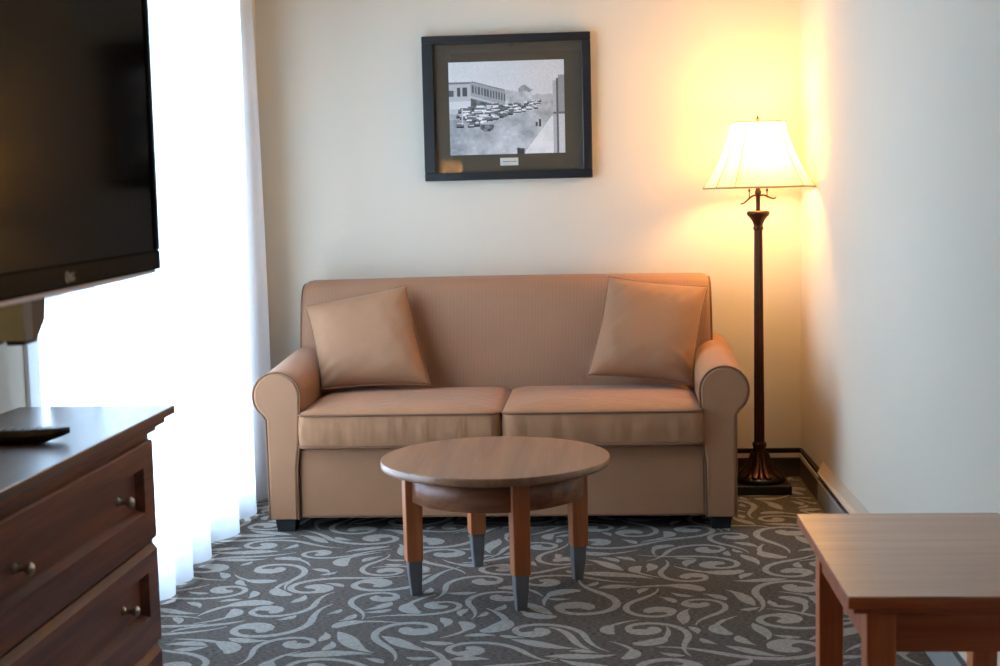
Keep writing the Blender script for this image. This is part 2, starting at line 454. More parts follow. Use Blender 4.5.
# ------------------------------------------------------------------ sheer curtain
cu = thing('sheer_curtain', (-1.40, 4.5, 0), 'floor-length white sheer curtain glowing in front of the left window', 'curtain')
def curtain():
    b = MB(); rnd = random.Random(4)
    y0, y1, nz = 3.335, 5.63, 26
    ny = 260; rows = []
    # irregular soft pleats
    knots = [y0]
    while knots[-1] < y1: knots.append(knots[-1]+rnd.uniform(.17, .38))
    amps = [rnd.uniform(.5, 1.0) for _ in knots]
    def wave(y, z):
        for i in range(len(knots)-1):
            if knots[i] <= y <= knots[i+1]:
                t = (y-knots[i])/(knots[i+1]-knots[i])
                a = amps[i]*(1-t)+amps[i+1]*t
                c = math.cos(2*PI*t)
                c = math.copysign(abs(c)**.7, c)
                return a*c
        return 0
    for j in range(nz+1):
        z = .012+(2.60-.012)*j/nz
        r = []
        for i in range(ny+1):
            t = i/ny; y = y0+(y1-y0)*t
            amp = .034*(1-.25*z/2.6)
            yy = y+.010*math.sin(z*2.1+y*3)+ (.03*(1-z/2.6) if t > .9 else 0)*(t-.9)*10 - .0*(t)
            x = -1.374-.022*(y-4.1)-.026*max(0, 1-t*9)+amp*wave(y, z)*min(1, .25+t*9)+.008*math.sin(y*9+z*1.7)+.010*math.sin(y*2.3)
            r.append((x, yy, z))
        rows.append(r)
    b.loft(rows, 0, False, True, closed=False)
    fab = mkobj('fabric', b, 'sheer', cu)
    # doubled hem band
    hb = MB(); hr = []
    for j, r in enumerate(rows[:2]):
        hr.append([(p[0]-.003, p[1], .013+.10*j) for p in r])
    hb.loft(hr, 0, False, True, closed=False)
    mkobj('hem', hb, 'sheer', fab)
curtain()
b = MB(); b.box(-1.42, -1.37, 3.28, 5.78, 2.60, 2.63)
mkobj('rail', b, 'white', cu, bevel=.004)
for y in (3.4, 4.5, 5.6): mkobj('rail_bracket', MB().box(XL, -1.385, y-.012, y+.012, 2.629, 2.65), 'white', cu)

# ------------------------------------------------------------------ sofa
SX = -.386
sofa = thing('sofa', (SX, 5.5, 0), 'tan two-cushion sofa with rolled arms standing against the back wall', 'sofa')
AY0, AY1 = 5.06, 5.93
def arm(sg):
    # profile for the left arm relative to the sofa centre, mirrored for the right one
    pr = [(-.870, .05), (-.870, .25), (-.871, .43)]
    cx, cz, r = -.829, .519, .0885
    for k in range(0, 25):
        a = math.radians(232-k*232/24)
        pr.append((cx+r*math.cos(a), cz+r*math.sin(a)))
    pr += [(-.744, .45), (-.748, .34), (-.760, .25), (-.762, .05)]
    cxm = sum(p[0] for p in pr)/len(pr); czm = .36
    def ring(y, ins=0):
        out = []
        g = 1+.055*(y-AY0)/.64
        n = len(pr)
        for i, (x, z) in enumerate(pr):
            if ins:
                a = pr[i-1]; c = pr[(i+1) % n]
                tx, tz = c[0]-a[0], c[1]-a[1]; d = math.hypot(tx, tz) or 1
                x, z = x+ins*tz/d, z-ins*tx/d
                z = max(z, .05)
            zz = z if z < .3 else .3+(z-.3)*1+ (z-.3)/.3*.33*(g-1)*1.6
            xs = x-(.012*(y-AY0)/.6 if z > .4 else 0)
            out.append((SX+xs if sg < 0 else SX-xs, y, zz))
        return out
    b = MB()
    ys = [(AY0+.001, .014), (AY0, .010), (AY0+.003, .004), (AY0+.010, 0)]+[(AY0+.010+(AY1-AY0-.02)*k/10, 0) for k in range(1, 11)]+[(AY1, .02)]
    b.loft([ring(y, i) for y, i in ys], 0, True, True)
    o = mkobj('arm', b, 'fabric', sofa)
    pp = ring(AY0+.006, -.001)
    path = pp if sg < 0 else pp
    t = MB().tube(path, .0038, 6, cap=True)
    mkobj('piping', t, 'piping', o)
    return o
arm(-1); arm(1)
# base with front panel
b = MB().box(SX-.765, SX+.765, 5.082, 5.95, .052, .318)
base = mkobj('base', b, 'fabric', sofa, bevel=.012, seg=3)
b = MB()
b.tube([(SX-.752, 5.0825, .312), (SX-.752, 5.0815, .18), (SX-.752, 5.0825, .0565), (SX, 5.0825, .0565), (SX+.752, 5.0825, .0565), (SX+.752, 5.0815, .18), (SX+.752, 5.0825, .312)], .0035, 6)
mkobj('piping', b, 'piping', base)
# tight back
def back():
    pr = [(5.69, .20), (5.665, .45), (5.680, .56), (5.705, .68), (5.725, .77), (5.738, .82), (5.752, .855), (5.775, .885), (5.81, .903), (5.85, .910),
          (5.895, .906), (5.935, .89), (5.965, .86), (5.98, .82), (5.985, .74), (5.985, .5), (5.985, .20)]
    # densify
    q = []
    for i in range(len(pr)):
        a, c = pr[i], pr[(i+1) % len(pr)]
        for k in range(3): q.append((a[0]+(c[0]-a[0])*k/3, a[1]+(c[1]-a[1])*k/3))
    x0, x1 = SX-.876, SX+.842
    secs = [(0, .035), (.004, .022), (.012, .010), (.026, .003), (.045, 0)]
    xs = [(x0+d, i) for d, i in secs]+[(x0+.045+(x1-x0-.09)*k/30, 0) for k in range(1, 30)]+[(x1-d, i) for d, i in reversed(secs)]
    b = MB(); rings = []
    n = len(q)
    for x, ins in xs:
        ring = []
        t = (x-x0)/(x1-x0)
        crown = .006*math.sin(t*PI)-.004
        for i, (y, z) in enumerate(q):
            a = q[i-1]; c = q[(i+1) % n]
            ty, tz = c[0]-a[0], c[1]-a[1]; d = math.hypot(ty, tz) or 1
            yy, zz = y+ins*tz/d, z-ins*ty/d
            if z > .8: zz += crown
            ring.append((x, yy, zz))
        rings.append(ring)
    b.loft(rings, 0, True, True)
    o = mkobj('backrest', b, 'ribbed', sofa)
    for xx, s in ((x0+.006, 1), (x1-.006, -1)):
        p = MB(); path = []
        for i, (y, z) in enumerate(q[3:45]):
            a = q[i+2]; c = q[i+4]; ty, tz = c[0]-a[0], c[1]-a[1]; d = math.hypot(ty, tz) or 1
            if z > .6: path.append((xx, y+.017*tz/d, z-.017*ty/d-(.004 if z > .8 else 0)))
        p.tube(path, .005, 6)
        mkobj('piping', p, 'piping', o)
    return o
back()
def rrect(x0, x1, y0, y1, r, n=7, m=14):
    pts = []
    for cx, cy, a0 in ((x1-r, y0+r, -90), (x1-r, y1-r, 0), (x0+r, y1-r, 90), (x0+r, y0+r, 180)):
        for k in range(n+1):
            a = math.radians(a0+90*k/n); pts.append((cx+r*math.cos(a), cy+r*math.sin(a)))
    out = []
    for i in range(len(pts)):
        a, c = pts[i], pts[(i+1) % len(pts)]
        L = math.hypot(c[0]-a[0], c[1]-a[1]); k = max(1, int(L/.02))
        for j in range(k): out.append((a[0]+(c[0]-a[0])*j/k, a[1]+(c[1]-a[1])*j/k))
    return out
def seat(x0, x1, seed):
    y0, y1, z0, z1 = 5.030, 5.665, .326, .452
    o = rrect(x0, x1, y0, y1, .045); cx, cy = (x0+x1)/2, (y0+y1)/2
    n = len(o); rnd = random.Random(seed)
    phs = [rnd.random()*6.28 for _ in range(4)]
    def off(d):
        r = []
        for i, (x, y) in enumerate(o):
            a = o[i-1]; c = o[(i+1) % n]; tx, ty = c[0]-a[0], c[1]-a[1]; l = math.hypot(tx, ty) or 1
            r.append((x-ty/l*-1*d*1, y-tx/l*d))
        return r
    def rip(x, t):   # fine creases running down the front boxing
        return (.0022*math.sin(x*95+phs[0]+2*t)+.002*math.sin(x*53+phs[1])+.0015*math.sin(x*160+phs[2]))*math.sin(t*PI)
    b = MB(); rings = []
    def scale_ring(f, z): return [(cx+(x-cx)*f, cy+(y-cy)*f, z) for x, y in o]
    rings.append(scale_ring(.05, z0-.004)); rings.append(scale_ring(.9, z0-.004)); rings.append(scale_ring(.985, z0))
    for k in range(9):
        t = k/8; bul = .008*math.sin(t*PI)
        rings.append([(x+(bul if x > x1-.03 else -bul if x < x0+.03 else 0)*.3, y-(bul+rip(x, t) if y < y0+.03 else 0), z0+.004+(z1-z0-.008)*t) for x, y in o])
    for f, h in ((.985, .004), (.95, .010), (.88, .0165), (.76, .022), (.6, .026), (.4, .028), (.2, .029), (.03, .029)):
        rings.append([(cx+(x-cx)*f, cy+(y-cy)*f, z1+h-.004*(1-min(1, abs(x-cx)/.2))*0) for x, y in o])
    b.loft(rings, 0, True, True)
    s = mkobj('seat_cushion', b, 'cush', sofa)
    p = MB()
    for z in (z0+.004, z1-.002): p.tube([(x, y-.002, z) for x, y in o], .0048, 6, loop=True)
    mkobj('piping', p, 'piping', s)
seat(SX-.748, SX+.0095, 1); seat(SX+.0135, SX+.752, 2)
for sx in (-1, 1):
    for y in (5.09, 5.86):
        xc = SX+sx*.816
        b = MB(); rg = []
        for z, w in ((0, .034), (.053, .042)):
            rg.append([(xc-w, y, z), (xc+w, y, z), (xc+w, y+2*w, z), (xc-w, y+2*w, z)])
        b.loft(rg, 0, True, False); mkobj('leg', b, 'black', sofa, bevel=.003)

# throw pillows
def pillow(name, label, corners, bulge, seed):
    TL, TR, BR, BL = [Vector(c) for c in corners]
    c = (TL+TR+BR+BL)/4
    nrm = ((TR-BL).cross(TL-BR)).normalized()
    if nrm.y > 0: nrm = -nrm
    n = 30; rnd = random.Random(seed); ph = [rnd.random()*6.28 for _ in range(8)]
    b = MB()
    for side in (1, -1):
        vs = []
        for j in range(n+1):
            for i in range(n+1):
                u = i/n*2-1; v = j/n*2-1
                uu = u*(1-.05*(1-v*v)**1.0*abs(u)**3); vv = v*(1-.05*(1-u*u)*abs(v)**3)
                s, t = (uu+1)/2, (vv+1)/2
                p = BL*(1-s)*(1-t)+BR*s*(1-t)+TR*s*t+TL*(1-s)*t
                th = bulge*max(0, (1-u**4))**.75*max(0, (1-v**4))**.75*(1-.10*v)
                edge = max(abs(u), abs(v)); e = max(0, edge-.35)*(1-edge)*4
                w = (math.sin(14*u+5*v+ph[0])+math.sin(11*v-6*u+ph[1])+.8*math.sin(21*(u-v)+ph[2]))*.0034*e
                cu2 = max(0, 1-math.hypot(u-ph_side(seed), v+.9)/.75); w += .011*cu2*(1-edge**6)*math.sin(26*(u*ph_side(seed)*.55+v)+ph[3])
                vs.append(p+nrm*side*(th+w))
        b.add(vs, [(j*(n+1)+i, j*(n+1)+i+1, (j+1)*(n+1)+i+1, (j+1)*(n+1)+i) for j in range(n) for i in range(n)], 0, True)
    root = thing(name, (c.x, c.y, BL.z), label, 'pillow', 'tan throw pillows on the sofa')
    mkobj('cover', b, 'pillow', root, weld=True, subsurf=1)
    # seam cord round the edge
    seam = []
    for k in range(4*n):
        q, r = divmod(k, n); t = r/n*2-1
        u, v = ((t, -1), (1, t), (-t, 1), (-1, -t))[q]
        uu = u*(1-.05*(1-v*v)*abs(u)**3); vv = v*(1-.05*(1-u*u)*abs(v)**3)
        s, w = (uu+1)/2, (vv+1)/2
        seam.append(BL*(1-s)*(1-w)+BR*s*(1-w)+TR*s*w+TL*(1-s)*w)
    mkobj('seam', MB().tube(seam, .0022, 5, loop=True), 'pillow', root)
def ph_side(seed): return -1 if seed == 1 else 1
PILL = [((-1.225, 5.665, .812), (-.797, 5.690, .892), (-.684, 5.470, .500), (-1.128, 5.455, .490)),
        ((.032, 5.700, .908), (.436, 5.675, .862), (.356, 5.470, .485), (-.062, 5.475, .525))]
pillow('throw_pillow', 'square tan throw pillow leaning in the left corner of the sofa', PILL[0], .078, 1)
pillow('throw_pillow', 'square tan throw pillow leaning in the right corner of the sofa', PILL[1], .078, 2)

# ------------------------------------------------------------------ round coffee table
CX, CY = -.343, 4.335
ct = thing('coffee_table', (CX, CY, 0), 'round brown wooden coffee table with grey-tipped legs before the sofa', 'coffee table')
R0 = .363
pr = [(R0-.020, .398), (R0-.006, .398), (R0-.002, .3995), (R0, .402), (R0, .410), (R0, .4205), (R0-.001, .4225), (R0-.003, .4235), (R0-.006, .4235)]
top = mkobj('tabletop', MB().lathe(pr, (CX, CY), 96), 'ctop', ct, bevel=.0)
b = MB().lathe([(.272, .398), (.278, .398), (.278, .303), (.272, .301)], (CX, CY), 96)
b.f = b.f[:-2]; b.m = b.m[:-2]; b.sm = b.sm[:-2]
b.lathe([(.256, .301), (.272, .301)], (CX, CY), 96); 
del b.f[-2:]; del b.m[-2:]; del b.sm[-2:]
b.lathe([(.256, .301), (.256, .398)], (CX, CY), 96); del b.f[-2:]; del b.m[-2:]; del b.sm[-2:]
mkobj('apron', b, 'cside', ct)
for k in range(4):
    a = math.radians(-71.0+90*k); ux, uy = math.cos(a), math.sin(a); vx, vy = -uy, ux
    def sq(rc, w, d, z): return [(CX+ux*(rc+sx*d)+vx*sy*w, CY+uy*(rc+sx*d)+vy*sy*w, z) for sx, sy in ((-1, -1), (1, -1), (1, 1), (-1, 1))]
    rc = .272
    b = MB().loft([sq(rc, .026, .026, .112), sq(rc, .027, .027, .30), sq(rc, .027, .027, .399)], 0, True, False)
    lg = mkobj('leg', b, 'cleg', ct, bevel=.003)
    b = MB().loft([sq(rc-.004, .0155, .0155, 0), sq(rc-.002, .021, .021, .07), sq(rc-.001, .022, .022, .113)], 0, True, False)
    cp = mkobj('leg_cap', b, 'cap', lg, bevel=.003); cp['label'] = 'grey tapered leg tip'

# ------------------------------------------------------------------ end table at the right
EX0, EX1, EY0, EY1, EZ = .441, .838, 2.512, 3.176, .50
EX1 = .893
et = thing('end_table', ((EX0+EX1)/2, (EY0+EY1)/2, 0), 'low rectangular brown wooden table beside the right wall in the foreground', 'table')
mkobj('tabletop', MB().box(EX0, EX1, EY0, EY1, EZ-.003, EZ), 'etop', et, bevel=.001)
mkobj('edge_trim', MB().box(EX0, EX1, EY0, EY1, EZ-.024, EZ-.003), 'eside', et, bevel=.002)
mkobj('edge_band', MB().box(EX0+.012, EX1-.008, EY0+.012, EY1-.012, EZ-.036, EZ-.0235), 'eside', et, bevel=.002)
lw = .054
for x in (EX0+.038, EX1-.020-lw):
    for y in (EY0+.026, EY1-.026-lw):
        mkobj('leg', MB().box(x, x+lw, y, y+lw, 0, EZ-.036), 'eleg', et, bevel=.003)
ax0, ax1, ay0, ay1 = EX0+.044, EX1-.026, EY0+.034, EY1-.034
def rail(*a): mkobj('apron', MB().box(*a, EZ-.115, EZ-.036), 'eside', et, bevel=.002)
rail(ax0+.048, ax1-.048, ay0, ay0+.02); rail(ax0+.048, ax1-.048, ay1-.02, ay1)
rail(ax0, ax0+.02, ay0+.046, ay1-.046); rail(ax1-.02, ax1, ay0+.046, ay1-.046)

# ------------------------------------------------------------------ floor lamp
LX, LY = .648, 5.772
fl = thing('floor_lamp', (LX, LY, 0), 'lit floor lamp with fluted bronze pole and cream bell shade in the corner', 'lamp')
b = MB().box(LX-.118, LX+.118, LY-.118, LY+.118, 0, .038)
mkobj('plinth', b, 'plinth', fl, bevel=.004)
b = MB().lathe([(.100, .038), (.104, .044), (.104, .052), (.096, .060), (.080, .064)], (LX, LY), 48)
mkobj('base_disc', b, 'plinth', fl)
b = MB().lathe([(.098, .060), (.094, .066), (.080, .074), (.064, .090), (.050, .110), (.038, .135), (.030, .160), (.026, .178), (.030, .186), (.030, .196), (.022, .204)], (LX, LY), 96, flute=(.12, 10))
bell = mkobj('bell_foot', b, 'bronze', fl)
b = MB()
for k in range(10):      # raised leaves round the bell foot
    a = 2*PI*(k+.5)/10+math.radians(-90); u = Vector((math.cos(a), math.sin(a), 0)); w = Vector((-u.y, u.x, 0))
    path = [(.095, .068), (.080, .078), (.064, .094), (.050, .114), (.039, .138), (.032, .160)]; wd = [.012, .018, .016, .012, .008, .003]
    rings = []
    for (r, z), q in zip(path, wd):
        c = Vector((LX, LY, z))+u*r
        rings.append([c-w*q, c-w*q*.5+u*.003, c+u*.005, c+w*q*.5+u*.003, c+w*q, c-u*.006])
    b.loft(rings, 0, True, True)
lv = mkobj('leaf_relief', b, 'bronze', bell)
b = MB().lathe([(.022, .200), (.0215, .3), (.019, .8), (.0172, 1.085)], (LX, LY), 80, flute=(.22, 10))
mkobj('pole', b, 'bronze', fl)
b = MB().lathe([(.0175, 1.08), (.021, 1.084), (.021, 1.094), (.018, 1.098), (.020, 1.106), (.027, 1.122), (.038, 1.136), (.045, 1.142), (.047, 1.148), (.047, 1.156), (.040, 1.160), (.012, 1.161)], (LX, LY), 48)
mkobj('capital', b, 'bronze', fl)
b = MB().lathe([(.010, 1.158), (.009, 1.17), (.009, 1.222), (.013, 1.226), (.013, 1.24), (.009, 1.246), (.008, 1.36)], (LX, LY), 24)
mkobj('neck', b, 'bronze', fl)
for s, ez in ((-1, 1.186), (1, 1.203)):
    pts = []
    for k in range(15):
        t = k/14
        pts.append((LX+s*(.006+.066*t), LY-.004, 1.222+(ez-1.222)*(t*t*(3-2*t))+.010*math.sin(t*PI*.9)*(1-t)+(.010*t**6 if ez > 1.19 else .004*t**6)))
    ob = mkobj('scroll_arm', MB().tube(pts, [.0042-.0012*k/14 for k in range(15)], 8), 'bronze', fl)
    ch = MB().tube([(LX+s*.036, LY-.004, 1.213), (LX+s*.036, LY-.004, 1.25), (LX+s*.030, LY, 1.31)], .0022, 6)
    ch.lathe([(.002, 1.238), (.005, 1.240), (.005, 1.246), (.002, 1.249)], (LX+s*.036, LY-.004), 12)
    mkobj('pull_chain', ch, 'bronze', fl)
# bell shade: square plan with cut corners
SZ0, SZ1 = 1.256, 1.518
SROT = math.radians(6)
def shade_ring(z, grow=0):
    t = (z-SZ0)/(SZ1-SZ0)
    h = .099+(.199-.099)*((1-t)**1.45)*1.0 + grow     # half-width
    c = h*.31                                          # cut corner
    pts = [(h, -h+c), (h, h-c), (h-c, h), (-h+c, h), (-h, h-c), (-h, -h+c), (-h+c, -h), (h-c, -h)]
    cs, sn = math.cos(SROT), math.sin(SROT)
    return [(LX+x*cs-y*sn, LY+x*sn+y*cs, z) for x, y in pts]
NZ = 14
zs = [SZ0+(SZ1-SZ0)*k/NZ for k in range(NZ+1)]
b = MB()
rings = [shade_ring(z) for z in zs]
for i in range(NZ):
    for j in range(8):
        k = (j+1) % 8
        b.add([rings[i][j], rings[i][k], rings[i+1][k], rings[i+1][j]], [(0, 1, 2, 3)], 0, False)
sh = mkobj('lamp_shade', b, 'shade', fl, weld=True)
b = MB()
for j in range(8): b.tube([shade_ring(z, .0008)[j] for z in zs], .0022, 6)
b.tube(shade_ring(SZ0, .001), .004, 6, loop=True); b.tube(shade_ring(SZ1, .001), .003, 6, loop=True)
mkobj('trim', b, 'seam', sh)
b = MB()
for a in (0, 90, 180, 270):
    u = math.radians(a)+SROT; b.tube([(LX, LY, SZ1-.012), (LX+math.cos(u)*.092, LY+math.sin(u)*.092, SZ1-.001)], .0015, 5)
b.lathe([(.002, SZ1-.016), (.007, SZ1-.014), (.007, SZ1-.004), (.003, SZ1), (.003, SZ1+.010), (.011, SZ1+.013), (.011, SZ1+.016), (.003, SZ1+.018), (.004, SZ1+.024), (.001, SZ1+.028)], (LX, LY), 20)
mkobj('finial', b, 'bronze', fl)
b = MB().lathe([(.008, 1.36), (.014, 1.364), (.014, 1.39), (.010, 1.392)], (LX, LY), 16)
b.tube([(LX, LY, 1.36), (LX, LY+.052, 1.38), (LX, LY+.056, 1.45), (LX, LY, 1.50)], .002, 6)
mkobj('socket', b, 'bronze', fl)
b = MB().lathe([(.010, 1.391), (.016, 1.40), (.028, 1.42), (.031, 1.437), (.028, 1.452), (.016, 1.464), (.004, 1.468)], (LX, LY), 24)
mkobj('bulb', b, 'bulb', fl)

# ------------------------------------------------------------------ dresser
DXF, DXB, DY0, DY1, DZ = -1.088, -1.445, 1.18, 3.222, .75
dr = thing('dresser', ((DXF+DXB)/2, (DY0+DY1)/2, 0), 'dark walnut dresser with panelled drawers and nickel knobs below the television', 'dresser')
b = MB().box(DXB, -1.050, DY0-.03, 3.318, DZ-.020, DZ)
mkobj('top', b, 'dtop', dr, bevel=.003)
b = MB().box(DXB, -1.062, DY0-.018, 3.275, DZ-.036, DZ-.0205).box(DXB, -1.076, DY0-.008, 3.246, DZ-.050, DZ-.036)
mkobj('cornice', b, 'dark', dr, bevel=.003)
b = MB().box(DXB, DXF, DY0, DY1, .06, DZ-.048)
mkobj('body', b, 'dark', dr, bevel=.003)
b = MB().box(DXB+.02, DXF-.015, DY0+.02, DY1-.02, 0, .06)
mkobj('plinth', b, 'dark', dr)
def drawer(y0, y1, z0, z1, ch=.014):
    # raised drawer front with a sunk, bevelled panel
    xf = DXF+.021; xp = DXF+.002
    b = MB()
    o = [(y0, z0), (y1, z0), (y1, z1), (y0, z1)]
    iy, iz0, iz1 = .075, .075, .055
    i1 = [(y0+iy, z0+iz0), (y1-iy, z0+iz0), (y1-iy, z1-iz1), (y0+iy, z1-iz1)]
    i2 = [(y0+iy+.012, z0+iz0+.011), (y1-iy-.012, z0+iz0+.011), (y1-iy-.012, z1-iz1-.006), (y0+iy+.012, z1-iz1-.006)]
    rings = [[(DXF-.004, y, z) for y, z in o], [(xf-(ch if z == z1 else .004), y, z) for y, z in o], [(xf, y+(.004 if y == y0 else -.004), z+(.004 if z == z0 else -ch)) for y, z in o],
             [(xf, y, z) for y, z in i1], [(xp, y, z) for y, z in i2]]
    b.loft(rings, 0, True, False)
    d = mkobj('drawer', b, 'dark', dr)
    zc = (i2[0][1]+i2[2][1])/2
    ym = (y0+y1)/2
    for s in (-1, 1):
        kb = MB(); yk = ym+s*.277
        pf = [(.011, xp), (.011, xp+.003), (.007, xp+.006), (.005, xp+.020), (.008, xp+.023), (.012, xp+.028), (.0125, xp+.032), (.009, xp+.037), (.003, xp+.039)]
        rg = [[(x, yk+r*math.cos(2*PI*k/20), zc-.002+r*math.sin(2*PI*k/20)) for k in range(20)] for r, x in pf]
        kb.loft(rg, 0, True, True)
        mkobj('knob', kb, 'nickel', d)
for z0, z1 in ((.452, .688), (.202, .440), (.075, .190)):
    c_ = .004 if z1 > .6 else .014; drawer(2.226, 3.190, z0, z1, c_); drawer(1.214, 2.178, z0, z1, c_)

# ------------------------------------------------------------------ remote control
rc = thing('remote_control', (-1.222, 2.80, DZ), 'black remote control lying on the dark dresser top', 'remote control', rz=math.radians(8))
b = MB(); rg = []
L = .105
for k in range(25):
    t = k/24*2-1; x = L*t
    w = .027*(1-abs(t)**6)**.5+.001; zb = .001+.036*max(0, abs(t)-.4)**1.35
    zt = .029+.003*t*t; zt = max(zt*(1-abs(t)**12*.06), zb+.003)
    rg.append([(x, -w*.75, zb), (x, -w, (zb+zt)/2+.002), (x, -w*.9, zt-.001), (x, -w*.5, zt+.001), (x, w*.5, zt+.001), (x, w*.9, zt-.001), (x, w, (zb+zt)/2+.002), (x, w*.75, zb)])
b.loft(rg, 0, True, True)
mkobj('body', b, 'remote', rc, local=True)
b = MB()
for i in range(8):
    for j in range(3):
        x = -.075+i*.019; y = -.013+j*.013
        b.box(x-.005, x+.005, y-.004, y+.004, .027, .0315)
o = mkobj('button_pad', b, 'button', rc, local=True, bevel=.001); o['kind'] = 'stuff'; o['label'] = 'small grey buttons'

# ------------------------------------------------------------------ television
phi = .07
tv_dir = Vector((math.sin(phi), -math.cos(phi), 0))          # from the far edge towards the camera
TVW, TVH = .985, .605
tv = thing('television', (-.832, 2.585, 1.120), 'black flat-screen television on a wall mount above the dresser', 'television')
tv.rotation_euler = (0, 0, math.atan2(tv_dir.y, tv_dir.x))    # local +x runs along the screen, local -y... 
# local frame: x along the set, z up, y = towards the room (checked: +y_local)
fy = 1
def tvbox(b, x0, x1, y0, y1, z0, z1, mi=0):
    return b.box(x0, x1, min(fy*y0, fy*y1), max(fy*y0, fy*y1), z0, z1, mi)
b = MB(); w = .026; wb = .036
tvbox(b, 0, TVW, -.045, 0, 0, wb); tvbox(b, 0, TVW, -.045, 0, TVH-w, TVH); tvbox(b, 0, w, -.045, 0, wb, TVH-w); tvbox(b, TVW-w, TVW, -.045, 0, wb, TVH-w)
mkobj('bezel', b, 'tvcase', tv, local=True, bevel=.004)
b = MB(); tvbox(b, .02, TVW-.02, -.075, -.03, .03, TVH-.03)
mkobj('rear_housing', b, 'tvcase', tv, local=True, bevel=.01)
b = MB(); tvbox(b, w-.002, TVW-w+.002, -.02, -.004, wb-.002, TVH-w+.002)
mkobj('screen', b, 'screen', tv, local=True)
b = MB(); n = 30
for k in range(n):
    t0, t1 = k/n, (k+1)/n
    f = lambda t: -.005-.003*math.sin(t*PI)**.6
    vs = []
    for t in (t0, t1):
        x = .03+(TVW-.06)*t
        vs += [(x, fy*-.012, .001), (x, fy*.001, -.001), (x, fy*-.004, f(t)), (x, fy*-.030, f(t)), (x, fy*-.030, .001)]
    b.add(vs, [(j, (j+1) % 5, (j+1) % 5+5, j+5) for j in range(5)], 0, True)
mkobj('lower_trim', b, 'silver', tv, local=True, weld=True)['label'] = 'curved silver lower trim'
# logo: round badge and two letters
def text_mesh(body, size):
    cu_ = D.curves.new('txt', 'FONT'); cu_.body = body; cu_.size = size; cu_.extrude = .0006
    o = D.objects.new('txt', cu_); COL.objects.link(o)
    dg = bpy.context.evaluated_depsgraph_get(); me = D.meshes.new_from_object(o.evaluated_get(dg))
    D.objects.remove(o); return me
lx = .572
b = MB(); r = .0085
def disc(cx, cz, r, y0, y1, mi=0, n=28):
    b.loft([[(cx+r*math.cos(2*PI*k/n), fy*y, cz+r*math.sin(2*PI*k/n)) for k in range(n)] for y in (y0, y1)], mi, True, False)
LZ = .0165
disc(lx, LZ, r, .0003, .0012, 0)
# ring, vertical stroke and dot of the badge in the dark case colour
b.loft([[(lx+q*math.cos(2*PI*k/28), fy*.0014, LZ+q*math.sin(2*PI*k/28)) for k in range(28)] for q in (r*.78, r*.66)], 1, False, False)
b.box(lx-.0007, lx+.0007, .0012, .0016, LZ-.0035, LZ+.0035, 1); b.box(lx-.0035, lx+.0007, .0012, .0016, LZ-.0038, LZ-.0026, 1)
disc(lx+.003, LZ+.002, .0009, .0012, .0016, 1, 10)
lg = mkobj('logo', b, ['logo', 'tvcase'], tv, local=True)
me = text_mesh('LG', .018)
xs = [v.co.x for v in me.vertices]; x0, x1 = min(xs), max(xs)
for v in me.vertices:
    x, y, z = v.co
    # the screen is read from the room: local x runs right-to-left for the viewer
    v.co = (lx-.012-(x-x0)*1.0, .0009+z, LZ-.0065+y)
me.materials.clear(); me.materials.append(M['logo'])
lt = D.objects.new('lettering', me); COL.objects.link(lt); lt.parent = lg
b = MB(); tvbox(b, .10, .15, -.02, -.004, -.006, .001); mkobj('power_light', b, 'red', tv, local=True, bevel=.001)['label'] = 'dark red indicator window'
# wall mount: arm, plate and the box hanging just below the set
b = MB(); tvbox(b, .35, .65, -.095, -.075, .06, .42); tvbox(b, .47, .53, -.36, -.095, .07, .16); tvbox(b, .40, .60, -.62, -.36, .05, .18)
# box: tapered body with ribbed lighter side
mkobj('mount_arm', b, 'mount', tv, local=True, bevel=.004)
b = MB()
def qz(x0, x1, y0, y1, z): return [(x0, y0, z), (x1, y0, z), (x1, y1, z), (x0, y1, z)]
b.loft([qz(.525, .588, -.092, -.064, -.082), qz(.492, .597, -.094, -.060, -.050), qz(.480, .606, -.094, -.056, .05)], 0, True, False)
mb_ = mkobj('mount_box', b, 'mount', tv, local=True, bevel=.006)
b = MB()
for k in range(9):
    z = -.078+k*.014; g = .606+.0006*k
    b.box(g-.010, g+.003, -.0985, -.090, z, z+.009)
b.box(.574, .610, -.0955, -.0545, -.074, .05)
mkobj('ribbed_side', b, 'mount2', mb_, local=True, bevel=.001)['label'] = 'lighter blue-grey ribbed side'

